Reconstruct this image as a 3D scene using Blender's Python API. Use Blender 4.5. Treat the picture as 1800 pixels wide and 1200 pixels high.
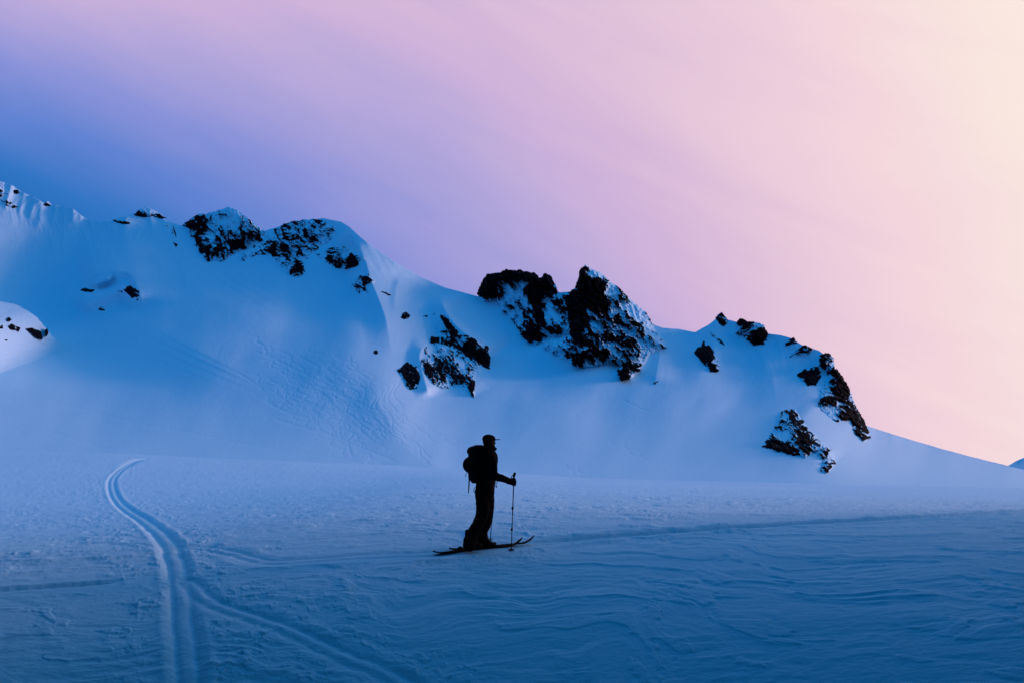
import bpy, math
import numpy as np

# ------------------------------------------------------------------ basics
scene = bpy.context.scene
for o in list(bpy.data.objects):
    bpy.data.objects.remove(o, do_unlink=True)
COL = scene.collection
R = math.radians


def lin(r, g, b):
    f = lambda c: c / 12.92 if c <= .04045 else ((c + .055) / 1.055) ** 2.4
    return (f(r / 255.), f(g / 255.), f(b / 255.), 1.0)


# ------------------------------------------------------------------ camera
F = 1750.0                       # focal length in photograph pixels (35 mm on full frame)
HORIZON = 850.0                  # photograph row of the eye-level horizon
PITCH = math.atan((HORIZON - 600.0) / F)
CAM = np.array([0.0, 0.0, 1.75])

cam_data = bpy.data.cameras.new('camera')
cam_data.lens = 35.0
cam_data.sensor_width = 36.0
cam_data.clip_start = 0.05
cam_data.clip_end = 30000.0
cam = bpy.data.objects.new('camera', cam_data)
COL.objects.link(cam)
cam.location = CAM
cam.rotation_euler = (math.pi / 2 + PITCH, 0, 0)
scene.camera = cam

# ------------------------------------------------------------------ sky
SUN_AZ, SUN_EL = 76.0, 10.5       # degrees right of the view axis, above the horizon
world = bpy.data.worlds.new('World')
scene.world = world
world.use_nodes = True
nt = world.node_tree
nt.nodes.clear()
N = nt.nodes.new
L = nt.links.new


def math_node(op, a, b=None, c=None, clamp=False, tree=None):
    t = tree or nt
    n = t.nodes.new('ShaderNodeMath')
    n.operation = op
    n.use_clamp = clamp
    for i, v in enumerate((a, b, c)):
        if v is None:
            continue
        if isinstance(v, (int, float)):
            n.inputs[i].default_value = v
        else:
            t.links.new(v, n.inputs[i])
    return n.outputs[0]


def map_range(v, a, b, c=0., d=1., smooth=True):
    n = N('ShaderNodeMapRange')
    n.interpolation_type = 'SMOOTHSTEP' if smooth else 'LINEAR'
    L(v, n.inputs['Value'])
    for k, x in (('From Min', a), ('From Max', b), ('To Min', c), ('To Max', d)):
        n.inputs[k].default_value = x
    return n.outputs['Result']


def mix_color(fac, a, b, tree=None):
    t = tree or nt
    n = t.nodes.new('ShaderNodeMix')
    n.data_type = 'RGBA'
    if isinstance(fac, float):
        n.inputs[0].default_value = fac
    else:
        t.links.new(fac, n.inputs[0])
    for i, v in ((6, a), (7, b)):
        if isinstance(v, tuple):
            n.inputs[i].default_value = v
        else:
            t.links.new(v, n.inputs[i])
    return n.outputs[2]


tc = N('ShaderNodeTexCoord')
sep = N('ShaderNodeSeparateXYZ')
L(tc.outputs['Generated'], sep.inputs[0])
az = math_node('MULTIPLY', math_node('ARCTAN2', sep.outputs[0], sep.outputs[1]), 180 / math.pi)
el = math_node('MULTIPLY', math_node('ARCSINE', sep.outputs[2]), 180 / math.pi)
# angle round the horizon from the sunset, 0..180
d0 = math_node('ABSOLUTE', math_node('SUBTRACT', az, SUN_AZ))
away = math_node('MINIMUM', d0, math_node('SUBTRACT', 360.0, d0))
past = math_node('MULTIPLY', math_node('GREATER_THAN', az, SUN_AZ), math_node('MULTIPLY', math_node('SUBTRACT', az, SUN_AZ), 1.6))
s0 = math_node('SUBTRACT', math_node('SUBTRACT', SUN_AZ, away), past)   # = azimuth inside the picture
# thin high cloud: streaks drawn out along the wind
ca_, sa_ = math.cos(R(24)), math.sin(R(24))
along = math_node('SUBTRACT', math_node('MULTIPLY', az, ca_), math_node('MULTIPLY', el, sa_))
across = math_node('ADD', math_node('MULTIPLY', az, sa_), math_node('MULTIPLY', el, ca_))
cmb = N('ShaderNodeCombineXYZ')
L(math_node('MULTIPLY', along, .035), cmb.inputs[0])
L(math_node('MULTIPLY', across, .20), cmb.inputs[1])
cn = N('ShaderNodeTexNoise')
cn.inputs['Scale'].default_value = 1.0
cn.inputs['Detail'].default_value = 8.0
cn.inputs['Roughness'].default_value = 0.58
cn.inputs['Distortion'].default_value = 0.6
L(cmb.outputs[0], cn.inputs['Vector'])
streak = math_node('MULTIPLY', math_node('SUBTRACT', cn.outputs['Fac'], 0.5), 12.0)
elc = math_node('MINIMUM', el, 32.0)
sneg = math_node('MINIMUM', s0, 0.0)
k = math_node('ADD', math_node('MULTIPLY_ADD', s0, -0.04, 1.05), math_node('MULTIPLY', math_node('MULTIPLY', sneg, sneg), .0023))
k = math_node('MAXIMUM', k, 0.2)
k = math_node('MINIMUM', k, 3.9)
k = math_node('MULTIPLY', k, map_range(s0, -75, -30))
s1 = math_node('MULTIPLY_ADD', math_node('SUBTRACT', elc, 17.0), k, s0)
s1 = math_node('ADD', s1, streak)
ramp = N('ShaderNodeValToRGB')
L(map_range(s1, -120, 80, 0, 1, smooth=False), ramp.inputs[0])
stops = [(-120, (0, 86, 158)), (-60, (0, 96, 170)), (-40, (22, 104, 184)), (-30, (50, 118, 197)), (-22, (96, 131, 210)),
         (-12, (140, 148, 217)), (0, (186, 170, 219)), (7, (211, 181, 218)),
         (14, (230, 199, 219)), (21, (243, 214, 221)), (28, (249, 229, 223)), (36, (254, 239, 228)), (80, (255, 246, 228))]
els = ramp.color_ramp.elements
while len(els) > 1:
    els.remove(els[-1])
for i, (p, c) in enumerate(stops):
    e = els[0] if i == 0 else els.new((p + 120) / 200.)
    e.position = (p + 120) / 200.
    e.color = lin(*c)
ZENITH = (0, 129, 203)
sky_col = mix_color(map_range(el, 25.5, 41), ramp.outputs[0], lin(*ZENITH))
sky_col = mix_color(map_range(el, -3, -25), sky_col, lin(20, 60, 120))
bg = N('ShaderNodeBackground')
L(sky_col, bg.inputs['Color'])
bg.inputs['Strength'].default_value = 1.0
wo = N('ShaderNodeOutputWorld')
L(bg.outputs[0], wo.inputs[0])

# ------------------------------------------------------------------ sun: the afterglow, low on the right and very soft
sd = bpy.data.lights.new('sun', 'SUN')
sd.energy = 2.9
sd.angle = R(16)
sd.color = (1.0, 0.40, 0.45)
sun = bpy.data.objects.new('sun', sd)
COL.objects.link(sun)
sun.rotation_euler = (R(90 - SUN_EL), 0, R(180 - SUN_AZ))
sun.location = (60, 20, 40)

vs = scene.view_settings
vs.view_transform = 'Standard'
vs.look = 'None'
vs.exposure = 0.0
vs.gamma = 1.0
vs.use_curve_mapping = False
scene.cycles.max_bounces = 6
scene.cycles.diffuse_bounces = 3

# ------------------------------------------------------------------ numeric helpers
rng = np.random.default_rng(7)


def _perm(seed):
    r = np.random.default_rng(seed)
    p = r.permutation(512)
    return np.concatenate([p, p]), r.random(512) * 2 * math.pi


def perlin(x, y, seed=0):
    p, ang = _perm(seed)
    xi = np.floor(x).astype(np.int64)
    yi = np.floor(y).astype(np.int64)
    xf = x - xi
    yf = y - yi
    xi &= 511
    yi &= 511
    x1 = (xi + 1) & 511
    y1 = (yi + 1) & 511
    u = xf * xf * xf * (xf * (xf * 6 - 15) + 10)
    v = yf * yf * yf * (yf * (yf * 6 - 15) + 10)

    def g(ix, iy, dx, dy):
        a = ang[p[p[ix] + iy] & 511]
        return np.cos(a) * dx + np.sin(a) * dy
    a = g(xi, yi, xf, yf)
    b = g(x1, yi, xf - 1, yf)
    c = g(xi, y1, xf, yf - 1)
    d = g(x1, y1, xf - 1, yf - 1)
    return 1.4 * ((a + u * (b - a)) * (1 - v) + (c + u * (d - c)) * v)


def fbm(x, y, octaves=4, seed=0, gain=.5, lac=2.03):
    s = np.zeros(np.broadcast(x, y).shape)
    a = 1.
    for i in range(octaves):
        s += a * perlin(x + 17.3 * i, y - 9.1 * i, seed + i)
        a *= gain
        x = x * lac
        y = y * lac
    return s


def ridged(x, y, octaves=4, seed=0, gain=.5, lac=2.1):
    s = np.zeros(np.broadcast(x, y).shape)
    a = 1.
    for i in range(octaves):
        s += a * (1 - 2 * np.abs(perlin(x + 5.7 * i, y + 3.3 * i, seed + i)))
        a *= gain
        x = x * lac
        y = y * lac
    return s


def cells(x, y, seed=0):
    """angular blocks: per cell a random height and tilt"""
    r = np.random.default_rng(seed)
    T = r.random((64, 64, 5))
    xi = np.floor(x).astype(int)
    yi = np.floor(y).astype(int)
    best = np.full(x.shape, 9.)
    val = np.zeros(x.shape)
    for dx in (-1, 0, 1):
        for dy in (-1, 0, 1):
            t = T[(xi + dx) & 63, (yi + dy) & 63]
            px = xi + dx + t[..., 0]
            py = yi + dy + t[..., 1]
            d = (x - px) ** 2 + (y - py) ** 2
            h = t[..., 2] - .5 + (t[..., 3] - .5) * 1.6 * (x - px) + (t[..., 4] - .5) * 1.6 * (y - py)
            m = d < best
            best = np.where(m, d, best)
            val = np.where(m, h, val)
    return val


def sstep(x, a, b):
    t = np.clip((x - a) / (b - a), 0, 1)
    return t * t * (3 - 2 * t)


def directions(u, v):
    """unit-range (horizontal) direction of photograph pixels"""
    cx = (u - 900.0) / F
    cz = (600.0 - v) / F
    y = math.cos(PITCH) - math.sin(PITCH) * cz
    z = math.sin(PITCH) + math.cos(PITCH) * cz
    h = np.hypot(cx, y)
    return cx / h, y / h, z / h


def at(u, v, r):
    dx, dy, dz = directions(np.asarray(u, float), np.asarray(v, float))
    return np.stack([CAM[0] + dx * r, CAM[1] + dy * r, CAM[2] + dz * r], -1)


def catmull(pts, n=12):
    P = np.asarray(pts, float)
    P = np.vstack([2 * P[0] - P[1], P, 2 * P[-1] - P[-2]])
    out = []
    for i in range(1, len(P) - 2):
        t = np.linspace(0, 1, n, endpoint=False)[:, None]
        a, b, c, d = P[i - 1], P[i], P[i + 1], P[i + 2]
        out.append(.5 * (2 * b + (c - a) * t + (2 * a - 5 * b + 4 * c - d) * t ** 2 + (3 * b - a - 3 * c + d) * t ** 3))
    out.append(P[-2][None])
    return np.vstack(out)


def seg_dist(px, py, poly):
    """distance to polyline, signed side, and arc parameter"""
    best = np.full(px.shape, 1e9)
    side = np.zeros(px.shape)
    arc = np.zeros(px.shape)
    acc = 0.
    for (ax, ay), (bx, by) in zip(poly[:-1], poly[1:]):
        ex, ey = bx - ax, by - ay
        l2 = ex * ex + ey * ey
        if l2 < 1e-12:
            continue
        t = np.clip(((px - ax) * ex + (py - ay) * ey) / l2, 0, 1)
        qx, qy = px - ax - t * ex, py - ay - t * ey
        d = qx * qx + qy * qy
        m = d < best
        best = np.where(m, d, best)
        side = np.where(m, ex * qy - ey * qx, side)
        arc = np.where(m, acc + t * math.sqrt(l2), arc)
        acc += math.sqrt(l2)
    return np.sqrt(best), np.sign(side), arc, acc


def inside_dist(px, py, poly):
    """signed distance to polygon, positive inside"""
    P = np.asarray(poly, float)
    d, _, _, _ = seg_dist(px, py, np.vstack([P, P[:1]]))
    c = np.zeros(px.shape, bool)
    j = len(P) - 1
    for i in range(len(P)):
        xi, yi = P[i]
        xj, yj = P[j]
        if yi != yj:
            m = ((yi > py) != (yj > py)) & (px < (xj - xi) * (py - yi) / (yj - yi) + xi)
            c ^= m
        j = i
    return np.where(c, d, -d)


def mesh_from(name, verts, faces, smooth=True):
    """verts (n,3); faces (m,4) or (m,3) array"""
    verts = np.ascontiguousarray(verts, dtype=np.float32)
    faces = np.ascontiguousarray(faces, dtype=np.int32)
    k = faces.shape[1]
    me = bpy.data.meshes.new(name)
    me.vertices.add(len(verts))
    me.vertices.foreach_set('co', verts.ravel())
    me.loops.add(faces.size)
    me.loops.foreach_set('vertex_index', faces.ravel())
    me.polygons.add(len(faces))
    me.polygons.foreach_set('loop_start', np.arange(0, faces.size, k, dtype=np.int32))
    me.polygons.foreach_set('loop_total', np.full(len(faces), k, dtype=np.int32))
    me.update(calc_edges=True)
    me.validate()
    me.polygons.foreach_set('use_smooth', np.full(len(me.polygons), smooth, dtype=bool))
    return me


def link(name, me, mat=None, parent=None, label=None, cat=None, group=None, kind=None):
    o = bpy.data.objects.new(name, me)
    COL.objects.link(o)
    if mat is not None and me is not None:
        me.materials.clear()
        me.materials.append(mat)
    if parent is not None:
        o.parent = parent
    for key, val in (('label', label), ('category', cat), ('group', group), ('kind', kind)):
        if val:
            o[key] = val
    return o


def grid_faces(nr, nc):
    i = np.arange(nr * nc).reshape(nr, nc)
    return np.stack([i[:-1, :-1], i[:-1, 1:], i[1:, 1:], i[1:, :-1]], -1).reshape(-1, 4)


# ------------------------------------------------------------------ materials
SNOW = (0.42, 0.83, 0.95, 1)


def new_mat(name):
    m = bpy.data.materials.new(name)
    m.use_nodes = True
    t = m.node_tree
    b = t.nodes['Principled BSDF']
    return m, t, b


def noise(t, vec, scale, detail=5., rough=.55):
    n = t.nodes.new('ShaderNodeTexNoise')
    n.inputs['Scale'].default_value = scale
    n.inputs['Detail'].default_value = detail
    n.inputs['Roughness'].default_value = rough
    if vec is not None:
        t.links.new(vec, n.inputs['Vector'])
    return n.outputs['Fac']


def snow_material(name, scale, strength, dist, stretch=(1, 1, 1)):
    m, t, b = new_mat(name)
    tcn = t.nodes.new('ShaderNodeTexCoord')
    mpn = t.nodes.new('ShaderNodeMapping')
    mpn.inputs['Scale'].default_value = stretch
    t.links.new(tcn.outputs['Object'], mpn.inputs[0])
    n1 = noise(t, mpn.outputs[0], scale, 8, .62)
    n2 = noise(t, tcn.outputs['Object'], scale * .08, 4, .5)
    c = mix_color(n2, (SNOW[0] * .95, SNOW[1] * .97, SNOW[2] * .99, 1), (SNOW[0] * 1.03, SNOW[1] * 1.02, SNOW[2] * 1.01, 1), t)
    t.links.new(c, b.inputs['Base Color'])
    b.inputs['Roughness'].default_value = .62
    b.inputs['Specular IOR Level'].default_value = .18
    bp = t.nodes.new('ShaderNodeBump')
    bp.inputs['Strength'].default_value = strength
    bp.inputs['Distance'].default_value = dist
    t.links.new(n1, bp.inputs['Height'])
    t.links.new(bp.outputs[0], b.inputs['Normal'])
    return m


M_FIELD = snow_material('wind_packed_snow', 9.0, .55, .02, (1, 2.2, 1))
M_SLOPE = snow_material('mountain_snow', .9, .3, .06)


def rock_material():
    m, t, b = new_mat('snowy_rock')
    tcn = t.nodes.new('ShaderNodeTexCoord')
    at_ = t.nodes.new('ShaderNodeAttribute')
    at_.attribute_name = 'snow_cover'
    n1 = noise(t, tcn.outputs['Object'], .35, 7, .6)
    n2 = noise(t, tcn.outputs['Object'], 1.6, 6, .6)
    rock = mix_color(n1, (.0015, .0025, .004, 1), (.0035, .006, .009, 1), t)
    mr = t.nodes.new('ShaderNodeMapRange')
    s = math_node('ADD', at_.outputs['Fac'], math_node('MULTIPLY', math_node('SUBTRACT', n2, .5), .35, tree=t), tree=t)
    t.links.new(s, mr.inputs['Value'])
    mr.inputs['From Min'].default_value = .42
    mr.inputs['From Max'].default_value = .58
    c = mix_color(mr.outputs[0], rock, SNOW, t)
    t.links.new(c, b.inputs['Base Color'])
    b.inputs['Roughness'].default_value = .9
    b.inputs['Specular IOR Level'].default_value = .03
    bp = t.nodes.new('ShaderNodeBump')
    bp.inputs['Strength'].default_value = .5
    bp.inputs['Distance'].default_value = .3
    t.links.new(n2, bp.inputs['Height'])
    t.links.new(bp.outputs[0], b.inputs['Normal'])
    return m


M_ROCK = rock_material()


def plain(name, col, rough=.7, spec=.06, nscale=0, namp=.3, metallic=0., bump=0.):
    m, t, b = new_mat(name)
    tcn = t.nodes.new('ShaderNodeTexCoord')
    n = noise(t, tcn.outputs['Object'], nscale or 20., 4)
    lo = tuple(c * (1 - namp) for c in col) + (1,)
    hi = tuple(c * (1 + namp) for c in col) + (1,)
    t.links.new(mix_color(n, lo, hi, t), b.inputs['Base Color'])
    b.inputs['Roughness'].default_value = rough
    b.inputs['Specular IOR Level'].default_value = spec
    b.inputs['Metallic'].default_value = metallic
    if bump:
        bp = t.nodes.new('ShaderNodeBump')
        bp.inputs['Strength'].default_value = .6
        bp.inputs['Distance'].default_value = bump
        t.links.new(n, bp.inputs['Height'])
        t.links.new(bp.outputs[0], b.inputs['Normal'])
    return m


# ------------------------------------------------------------------ ground height (the snowfield)
EDGE_U = np.array([-2500, -600, 0, 200, 350, 500, 700, 850, 1000, 1150, 1300, 1500, 1800, 2300, 4000.])
EDGE_V = np.array([800, 800, 803, 805, 808, 812, 821, 829, 838, 844, 848, 852, 857, 862, 862.])
EDGE_R = 112.0
PROF_R = np.array([0, 3, 6, 9, 11.2, 12.2, 13.2, 14.4, 16, 18, 20, 30, 60, 112, 150, 220, 400, 900, 9000.])
PROF_Z = np.array([-1.75, -2.2, -3.0, -3.35, -3.0, -2.45, -1.92, -1.48, -1.06, -.74, -.57, -.30, .15, .75, .2, -4., -16., -60., -600.])
# smooth (pchip-like) resampling of the profile
_pr = np.concatenate([np.linspace(0, 150, 1501), np.geomspace(150.5, 9000, 300)])
_pz = np.interp(_pr, PROF_R, PROF_Z)
for _ in range(60):
    _pz[1:1500] = .25 * _pz[:1499] + .5 * _pz[1:1500] + .25 * _pz[2:1501]


def ground(x, y):
    """smooth height of the snowfield"""
    r = np.hypot(x, y)
    a = np.arctan2(x, y)
    z = np.interp(r, _pr, _pz)
    u = 900 + F / math.cos(PITCH) * np.tan(np.clip(a, -1.15, 1.15))
    ve = np.interp(u, EDGE_U, EDGE_V)
    ze = (HORIZON - ve) / F * EDGE_R - .75
    w = sstep(r, 13, 112) ** .8
    z = z + ze * w * np.clip(np.cos(a) * 1.6, 0, 1)
    # the field rolls off to the left
    xl = np.logaddexp(0, -(x + 3.0))
    z = z - 1.0 * (1 - np.exp(-.14 * xl)) * (1 - sstep(r, 30, 100))
    return z + CAM[2]


def hit(u, v):
    """where the ray through a photograph pixel meets the snowfield"""
    u = np.atleast_1d(np.asarray(u, float))
    v = np.atleast_1d(np.asarray(v, float))
    dx, dy, dz = directions(u, v)
    rr = np.geomspace(4, 140, 3000)
    out = np.zeros((len(u), 3))
    for i in range(len(u)):
        zr = CAM[2] + dz[i] * rr
        zg = ground(dx[i] * rr, dy[i] * rr)
        below = np.nonzero(zr <= zg)[0]
        j = below[0] if len(below) else len(rr) - 1
        out[i] = (dx[i] * rr[j], dy[i] * rr[j], zg[j])
    return out


def track_world(pts, n=10):
    P = catmull(pts, n)
    return hit(P[:, 0], P[:, 1])[:, :2]


TRACKS = {
    'main': track_world([(262, 806), (232, 814), (208, 828), (196, 846), (202, 872), (224, 896), (262, 920), (292, 948), (308, 985), (316, 1030), (322, 1090), (328, 1150), (332, 1210), (334, 1290)]),
    'branch': track_world([(330, 1020), (368, 1056), (430, 1080), (510, 1108), (600, 1150), (690, 1190), (790, 1240)]),
    'walk': track_world([(300, 962), (350, 962), (410, 972), (470, 986), (560, 982), (660, 976), (757, 972), (830, 966), (905, 958), (960, 951), (1060, 943), (1160, 936), (1320, 925), (1500, 913), (1650, 905), (1830, 896), (1980, 890)]),
    'thin': track_world([(-60, 1040), (60, 1032), (150, 1026), (235, 1018)]),
}


ORG = hit([845], [965.5])[0]      # where the skier stands


def ground_detail(x, y):
    """sastrugi, wind crust, ski tracks: fine height on top of ground()"""
    r = np.hypot(x, y)
    fade = 1 - sstep(r, 45, 130) * .55
    # wind-carved ripples, drawn out along the wind
    wx = x
    wy = y + .28 * np.sqrt(x * x + 9) + .12 * x
    warp = fbm(x * .35, y * .35, 3, 40) * .8
    pw = .35 + .65 * sstep(fbm(x * .22 + 7, y * .3, 3, 33), -.4, .5)
    h = .020 * fbm(wx * 1.0 + 2 * warp, wy * 2.4 + 2 * warp, 6, 11, .6) * pw
    ch = ridged(wx * 1.3 + warp, wy * 4.2 + 1.5 * warp, 4, 21)
    patch = sstep(fbm(x * .16, y * .2, 3, 31), -.25, .45)
    h += .009 * ch * patch * fade
    h += .05 * fbm(x * .09, y * .13, 3, 51)
    # small crust texture
    h += .009 * fbm(x * 2.4, y * 7.0, 4, 61) * sstep(fbm(x * .5, y * .7, 2, 66), -.5, .5)
    h *= 1 - .55 * sstep(r, 17, 45)
    # broken edges of crust
    st = fbm(wx * .6 + 3 + warp, wy * 2.0 + warp, 5, 71)
    h += .014 * sstep(st, .22, .34) * fade * (1 - .5 * sstep(r, 17, 45))
    big = fbm(x * .03, y * .03, 2, 81) * .25 * sstep(r, 25, 90)
    h += big
    # tracks
    churn = np.zeros(x.shape)
    for name, P in TRACKS.items():
        lo = P.min(0) - 3
        hi = P.max(0) + 3
        m = (x > lo[0]) & (x < hi[0]) & (y > lo[1]) & (y < hi[1])
        if not m.any():
            continue
        d, s, arc, tot = seg_dist(x[m], y[m], P)
        d = d * s
        wob = .025 * fbm(arc * .9, arc * 0 + 3., 2, 91)
        d = d + wob
        if name == 'main':
            g = -.030 * np.exp(-((d - .115) / .05) ** 2) - .034 * np.exp(-((d + .115) / .05) ** 2)
            g -= .018 * np.exp(-(d / .22) ** 4)
            g += .010 * np.exp(-((np.abs(d) - .27) / .06) ** 2) * (1 + .8 * fbm(arc * 2.5, d * 3, 2, 92))
            wch = np.exp(-((np.abs(d) - .55) / .4) ** 2)
        elif name == 'branch':
            g = -.050 * np.exp(-((d - .09) / .06) ** 2) - .03 * np.exp(-((d + .11) / .06) ** 2) + .006 * np.exp(-((d - .25) / .06) ** 2)
            g += .006 * np.exp(-((d + .26) / .06) ** 2)
            g = g * .6
            wch = np.exp(-((np.abs(d) - .45) / .5) ** 2)
        elif name == 'walk':
            g = -.045 * np.exp(-((d - .10) / .05) ** 2) - .045 * np.exp(-((d + .10) / .05) ** 2) - .035 * np.exp(-(d / .19) ** 4)
            g += .022 * np.exp(-((np.abs(d) - .34) / .09) ** 2) * (1 + .8 * fbm(arc * 2.5, d * 3, 2, 93))
            wch = .6 * np.exp(-((np.abs(d) - .5) / .3) ** 2)
        elif name == 'thin':
            g = -.05 * np.exp(-(d / .06) ** 2) + .015 * np.exp(-((d - .14) / .05) ** 2)
            wch = 0 * d
        else:
            g = -.07 * np.exp(-(d / .12) ** 2) + .03 * np.exp(-((np.abs(d) - .25) / .07) ** 2)
            wch = .8 * np.exp(-(d / .6) ** 2)
        if name in ('thin', 'stub'):
            e = sstep(arc, 0, .5) * sstep(tot - arc, 0, .5)
            g = g * e
            wch = wch * e
        if name == 'walk':
            left = sstep(x[m], -1.6, -.7)
            g = g * (.3 + .7 * left)
            wch = wch * (.4 + .6 * left)
        h[m] = h[m] * (1 - .5 * np.exp(-(d / .3) ** 4)) + g
        churn[m] = np.maximum(churn[m], wch)
    cc = cells(x * 7.0 + warp, y * 7.0, 5) + .5 * cells(x * 14, y * 14, 6)
    near_skier = np.exp(-(((x - ORG[0] - .1) / 1.25) ** 2 + ((y - ORG[1]) / .8) ** 2))
    h *= 1 - .85 * near_skier
    h += churn * .022 * np.clip(cc, -.1, 1.) * sstep(fbm(x * 1.3, y * 1.3, 2, 95), -.45, .35)
    return h


# ------------------------------------------------------------------ snowfield mesh (polar sheet, finest where the photo looks)
az_in = np.arange(-31., 31.001, .050)
az_l = np.concatenate([np.linspace(-180, -90, 19), np.linspace(-86, -36, 26), np.linspace(-35, -31.8, 8)])
azs = np.radians(np.concatenate([az_l, az_in, -az_l[::-1]]))
rows = [.4, 1.2, 2., 3., 4., 5., 6., 7., 8., 8.8, 9.4, 9.8, 10.1]
rcur = 10.3
while rcur < 150:
    rows.append(rcur)
    zc = np.interp([rcur - .2, rcur, rcur + .2], _pr, _pz)
    per_m = abs((zc[2] - zc[0]) / .4 - zc[1] / rcur) * F / rcur + .03 * F / rcur          # photograph pixels covered per metre of ground
    rcur += min(max(1.15 / max(per_m, 1e-3), .014), .03 * rcur)
rows += list(np.geomspace(153, 9000, 34))
rows = np.array(rows)
A_, R_ = np.meshgrid(azs, rows)
gx = R_ * np.sin(A_)
gy = R_ * np.cos(A_)
gz = ground(gx, gy)
gz += ground_detail(gx, gy) * (1 - sstep(R_, 160, 260))
fc = grid_faces(len(rows), len(azs))
fc = fc[:, ::-1]
snowfield = link('snowfield_ground', mesh_from('snowfield_ground', np.stack([gx, gy, gz], -1).reshape(-1, 3), fc), M_FIELD, kind='structure')

# ------------------------------------------------------------------ dark walls added unseen beside and behind the camera to shade the near snow
wall_path = catmull([(18, 23.5), (15.5, 19.5), (12.5, 15.5), (10, 12), (8, 8), (6.2, 3), (4.4, -2), (0, -4.0), (-4.4, -2), (-6.2, 3), (-8, 8), (-10, 12), (-12.5, 15.5), (-15, 19)], 14)
wn = len(wall_path)
wt = np.linspace(0, 1, wn)
wtan = np.gradient(wall_path, axis=0)
wtan /= np.linalg.norm(wtan, axis=1)[:, None]
wout = np.stack([-wtan[:, 1], wtan[:, 0]], -1)
wtop = (3 + 29 * np.minimum(1, np.minimum(wt / .36, (1 - wt) / .28))) * (1 + .2 * fbm(wt * 9, wt * 0, 3, 15))
wrows = []
for hh, oo in ((-.15, -.4), (.1, 0.), (.3, .3), (.5, .7), (.7, 1.0), (.85, 1.6), (.95, 2.6), (1., 4.5), (.8, 9.), (.0, 20.)):
    rr_ = .5 * fbm(wt * 22 + hh * 3, wt * 0 + hh * 7, 3, 16)
    xy = wall_path + wout * (oo + rr_)[:, None]
    wrows.append(np.stack([xy[:, 0], xy[:, 1], ground(wall_path[:, 0], wall_path[:, 1]) + wtop * hh], -1))
wg = np.stack(wrows)
M_WALL = plain('dark_shade_wall', (.03, .032, .036), .85, .15, .8, .5, bump=.2)
link('added_shade_walls', mesh_from('added_shade_walls', wg.reshape(-1, 3), grid_faces(*wg.shape[:2])), M_WALL, kind='structure')

# ------------------------------------------------------------------ the mountain
RIDGE = np.array([(-2600, 500), (-1500, 320), (-900, 255), (-500, 250), (-300, 285), (-150, 272), (-60, 296), (0, 319), (20, 326), (45, 341), (62, 348), (78, 358), (100, 361), (128, 367), (150, 384), (178, 391), (205, 386), (225, 380), (250, 370), (280, 380),
                  (296, 390), (315, 396), (335, 396), (350, 392), (400, 380), (440, 396), (466, 406), (492, 398), (530, 389), (568, 384), (600, 390), (614, 399), (632, 415), (660, 437), (700, 465),
                  (740, 487), (780, 505), (820, 516), (840, 521), (856, 505), (880, 494), (930, 494), (968, 506), (984, 514), (1006, 513), (1024, 486), (1050, 494), (1090, 520), (1120, 545), (1145, 568), (1165, 576),
                  (1192, 578), (1222, 584), (1245, 571), (1262, 557), (1280, 562), (1300, 567), (1330, 572), (1347, 586), (1372, 589), (1390, 594), (1410, 606), (1440, 616), (1456, 628), (1466, 650), (1482, 674), (1494, 698),
                  (1506, 726), (1520, 746), (1536, 752), (1600, 772), (1680, 795), (1770, 817.5), (1800, 825), (1900, 846), (2100, 880), (4200, 900)], float)
MU = np.concatenate([np.linspace(-2600, -170, 60), np.arange(-150, 1951, 1.45), np.linspace(1970, 4200, 40)])
ridge_v = np.interp(MU, RIDGE[:, 0], RIDGE[:, 1])
ridge_v = ridge_v + 1.1 * fbm(MU * .06, MU * 0 + .5, 3, 101) * (MU < 330) + .5 * fbm(MU * .05, MU * 0 + .5, 3, 102)
uu = np.arange(-2700, 4300, 2.0)
vv = np.interp(uu, RIDGE[:, 0], RIDGE[:, 1])
ker = np.exp(-(np.arange(-160, 161) * 2.0 / 110.) ** 2)
ker /= ker.sum()
vsm = np.convolve(np.pad(vv, 160, mode='edge'), ker, mode='valid')


def smooth_ridge(u):
    return np.interp(u, uu, vsm)


EDGE_S = np.convolve(np.pad(np.interp(uu, EDGE_U, EDGE_V), 160, mode='edge'), ker, mode='valid')
R_TOP_U = [-2600, -600, 0, 250, 450, 640, 850, 1050, 1200, 1400, 1500, 1600, 1800, 2100, 4200]
R_TOP = [900, 620, 570, 545, 500, 440, 410, 400, 395, 360, 345, 342, 345, 360, 500]


RTOP_S = np.convolve(np.pad(np.interp(uu, R_TOP_U, R_TOP), 160, mode='edge'), ker, mode='valid')


def crease(u, v, pts, amp, wl, wr, ends=40, sharp=.65):
    """snow rib: stands amp metres proud along a line, falling away over wl (left) and wr (right) pixels"""
    P = catmull(pts, 6)
    w_ = max(wl, wr)
    m = (u > P[:, 0].min() - w_) & (u < P[:, 0].max() + w_) & (v > P[:, 1].min() - w_) & (v < P[:, 1].max() + w_)
    out = np.zeros(u.shape)
    if not m.any():
        return out
    d, s, arc, tot = seg_dist(u[m], v[m], P)
    left = s > 0                       # image rows run downwards: left of a downhill line
    w = np.where(left, wl, wr)
    t = np.clip(1 - d / w, 0, 1)
    prof = t * t * (3 - 2 * t) * (1 - sharp) + t ** 1.6 * sharp
    e0, e1 = ends if isinstance(ends, tuple) else (ends, ends)
    e = sstep(arc, 0, e0) * sstep(tot - arc, 0, e1)
    out[m] = amp * prof * e
    return out


def bump(u, v, cu, cv, su, sv, amp, rot=0.):
    c, s = math.cos(R(rot)), math.sin(R(rot))
    du, dv = u - cu, v - cv
    a = (du * c + dv * s) / su
    b = (-du * s + dv * c) / sv
    return amp * np.exp(-(a * a + b * b))


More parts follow.
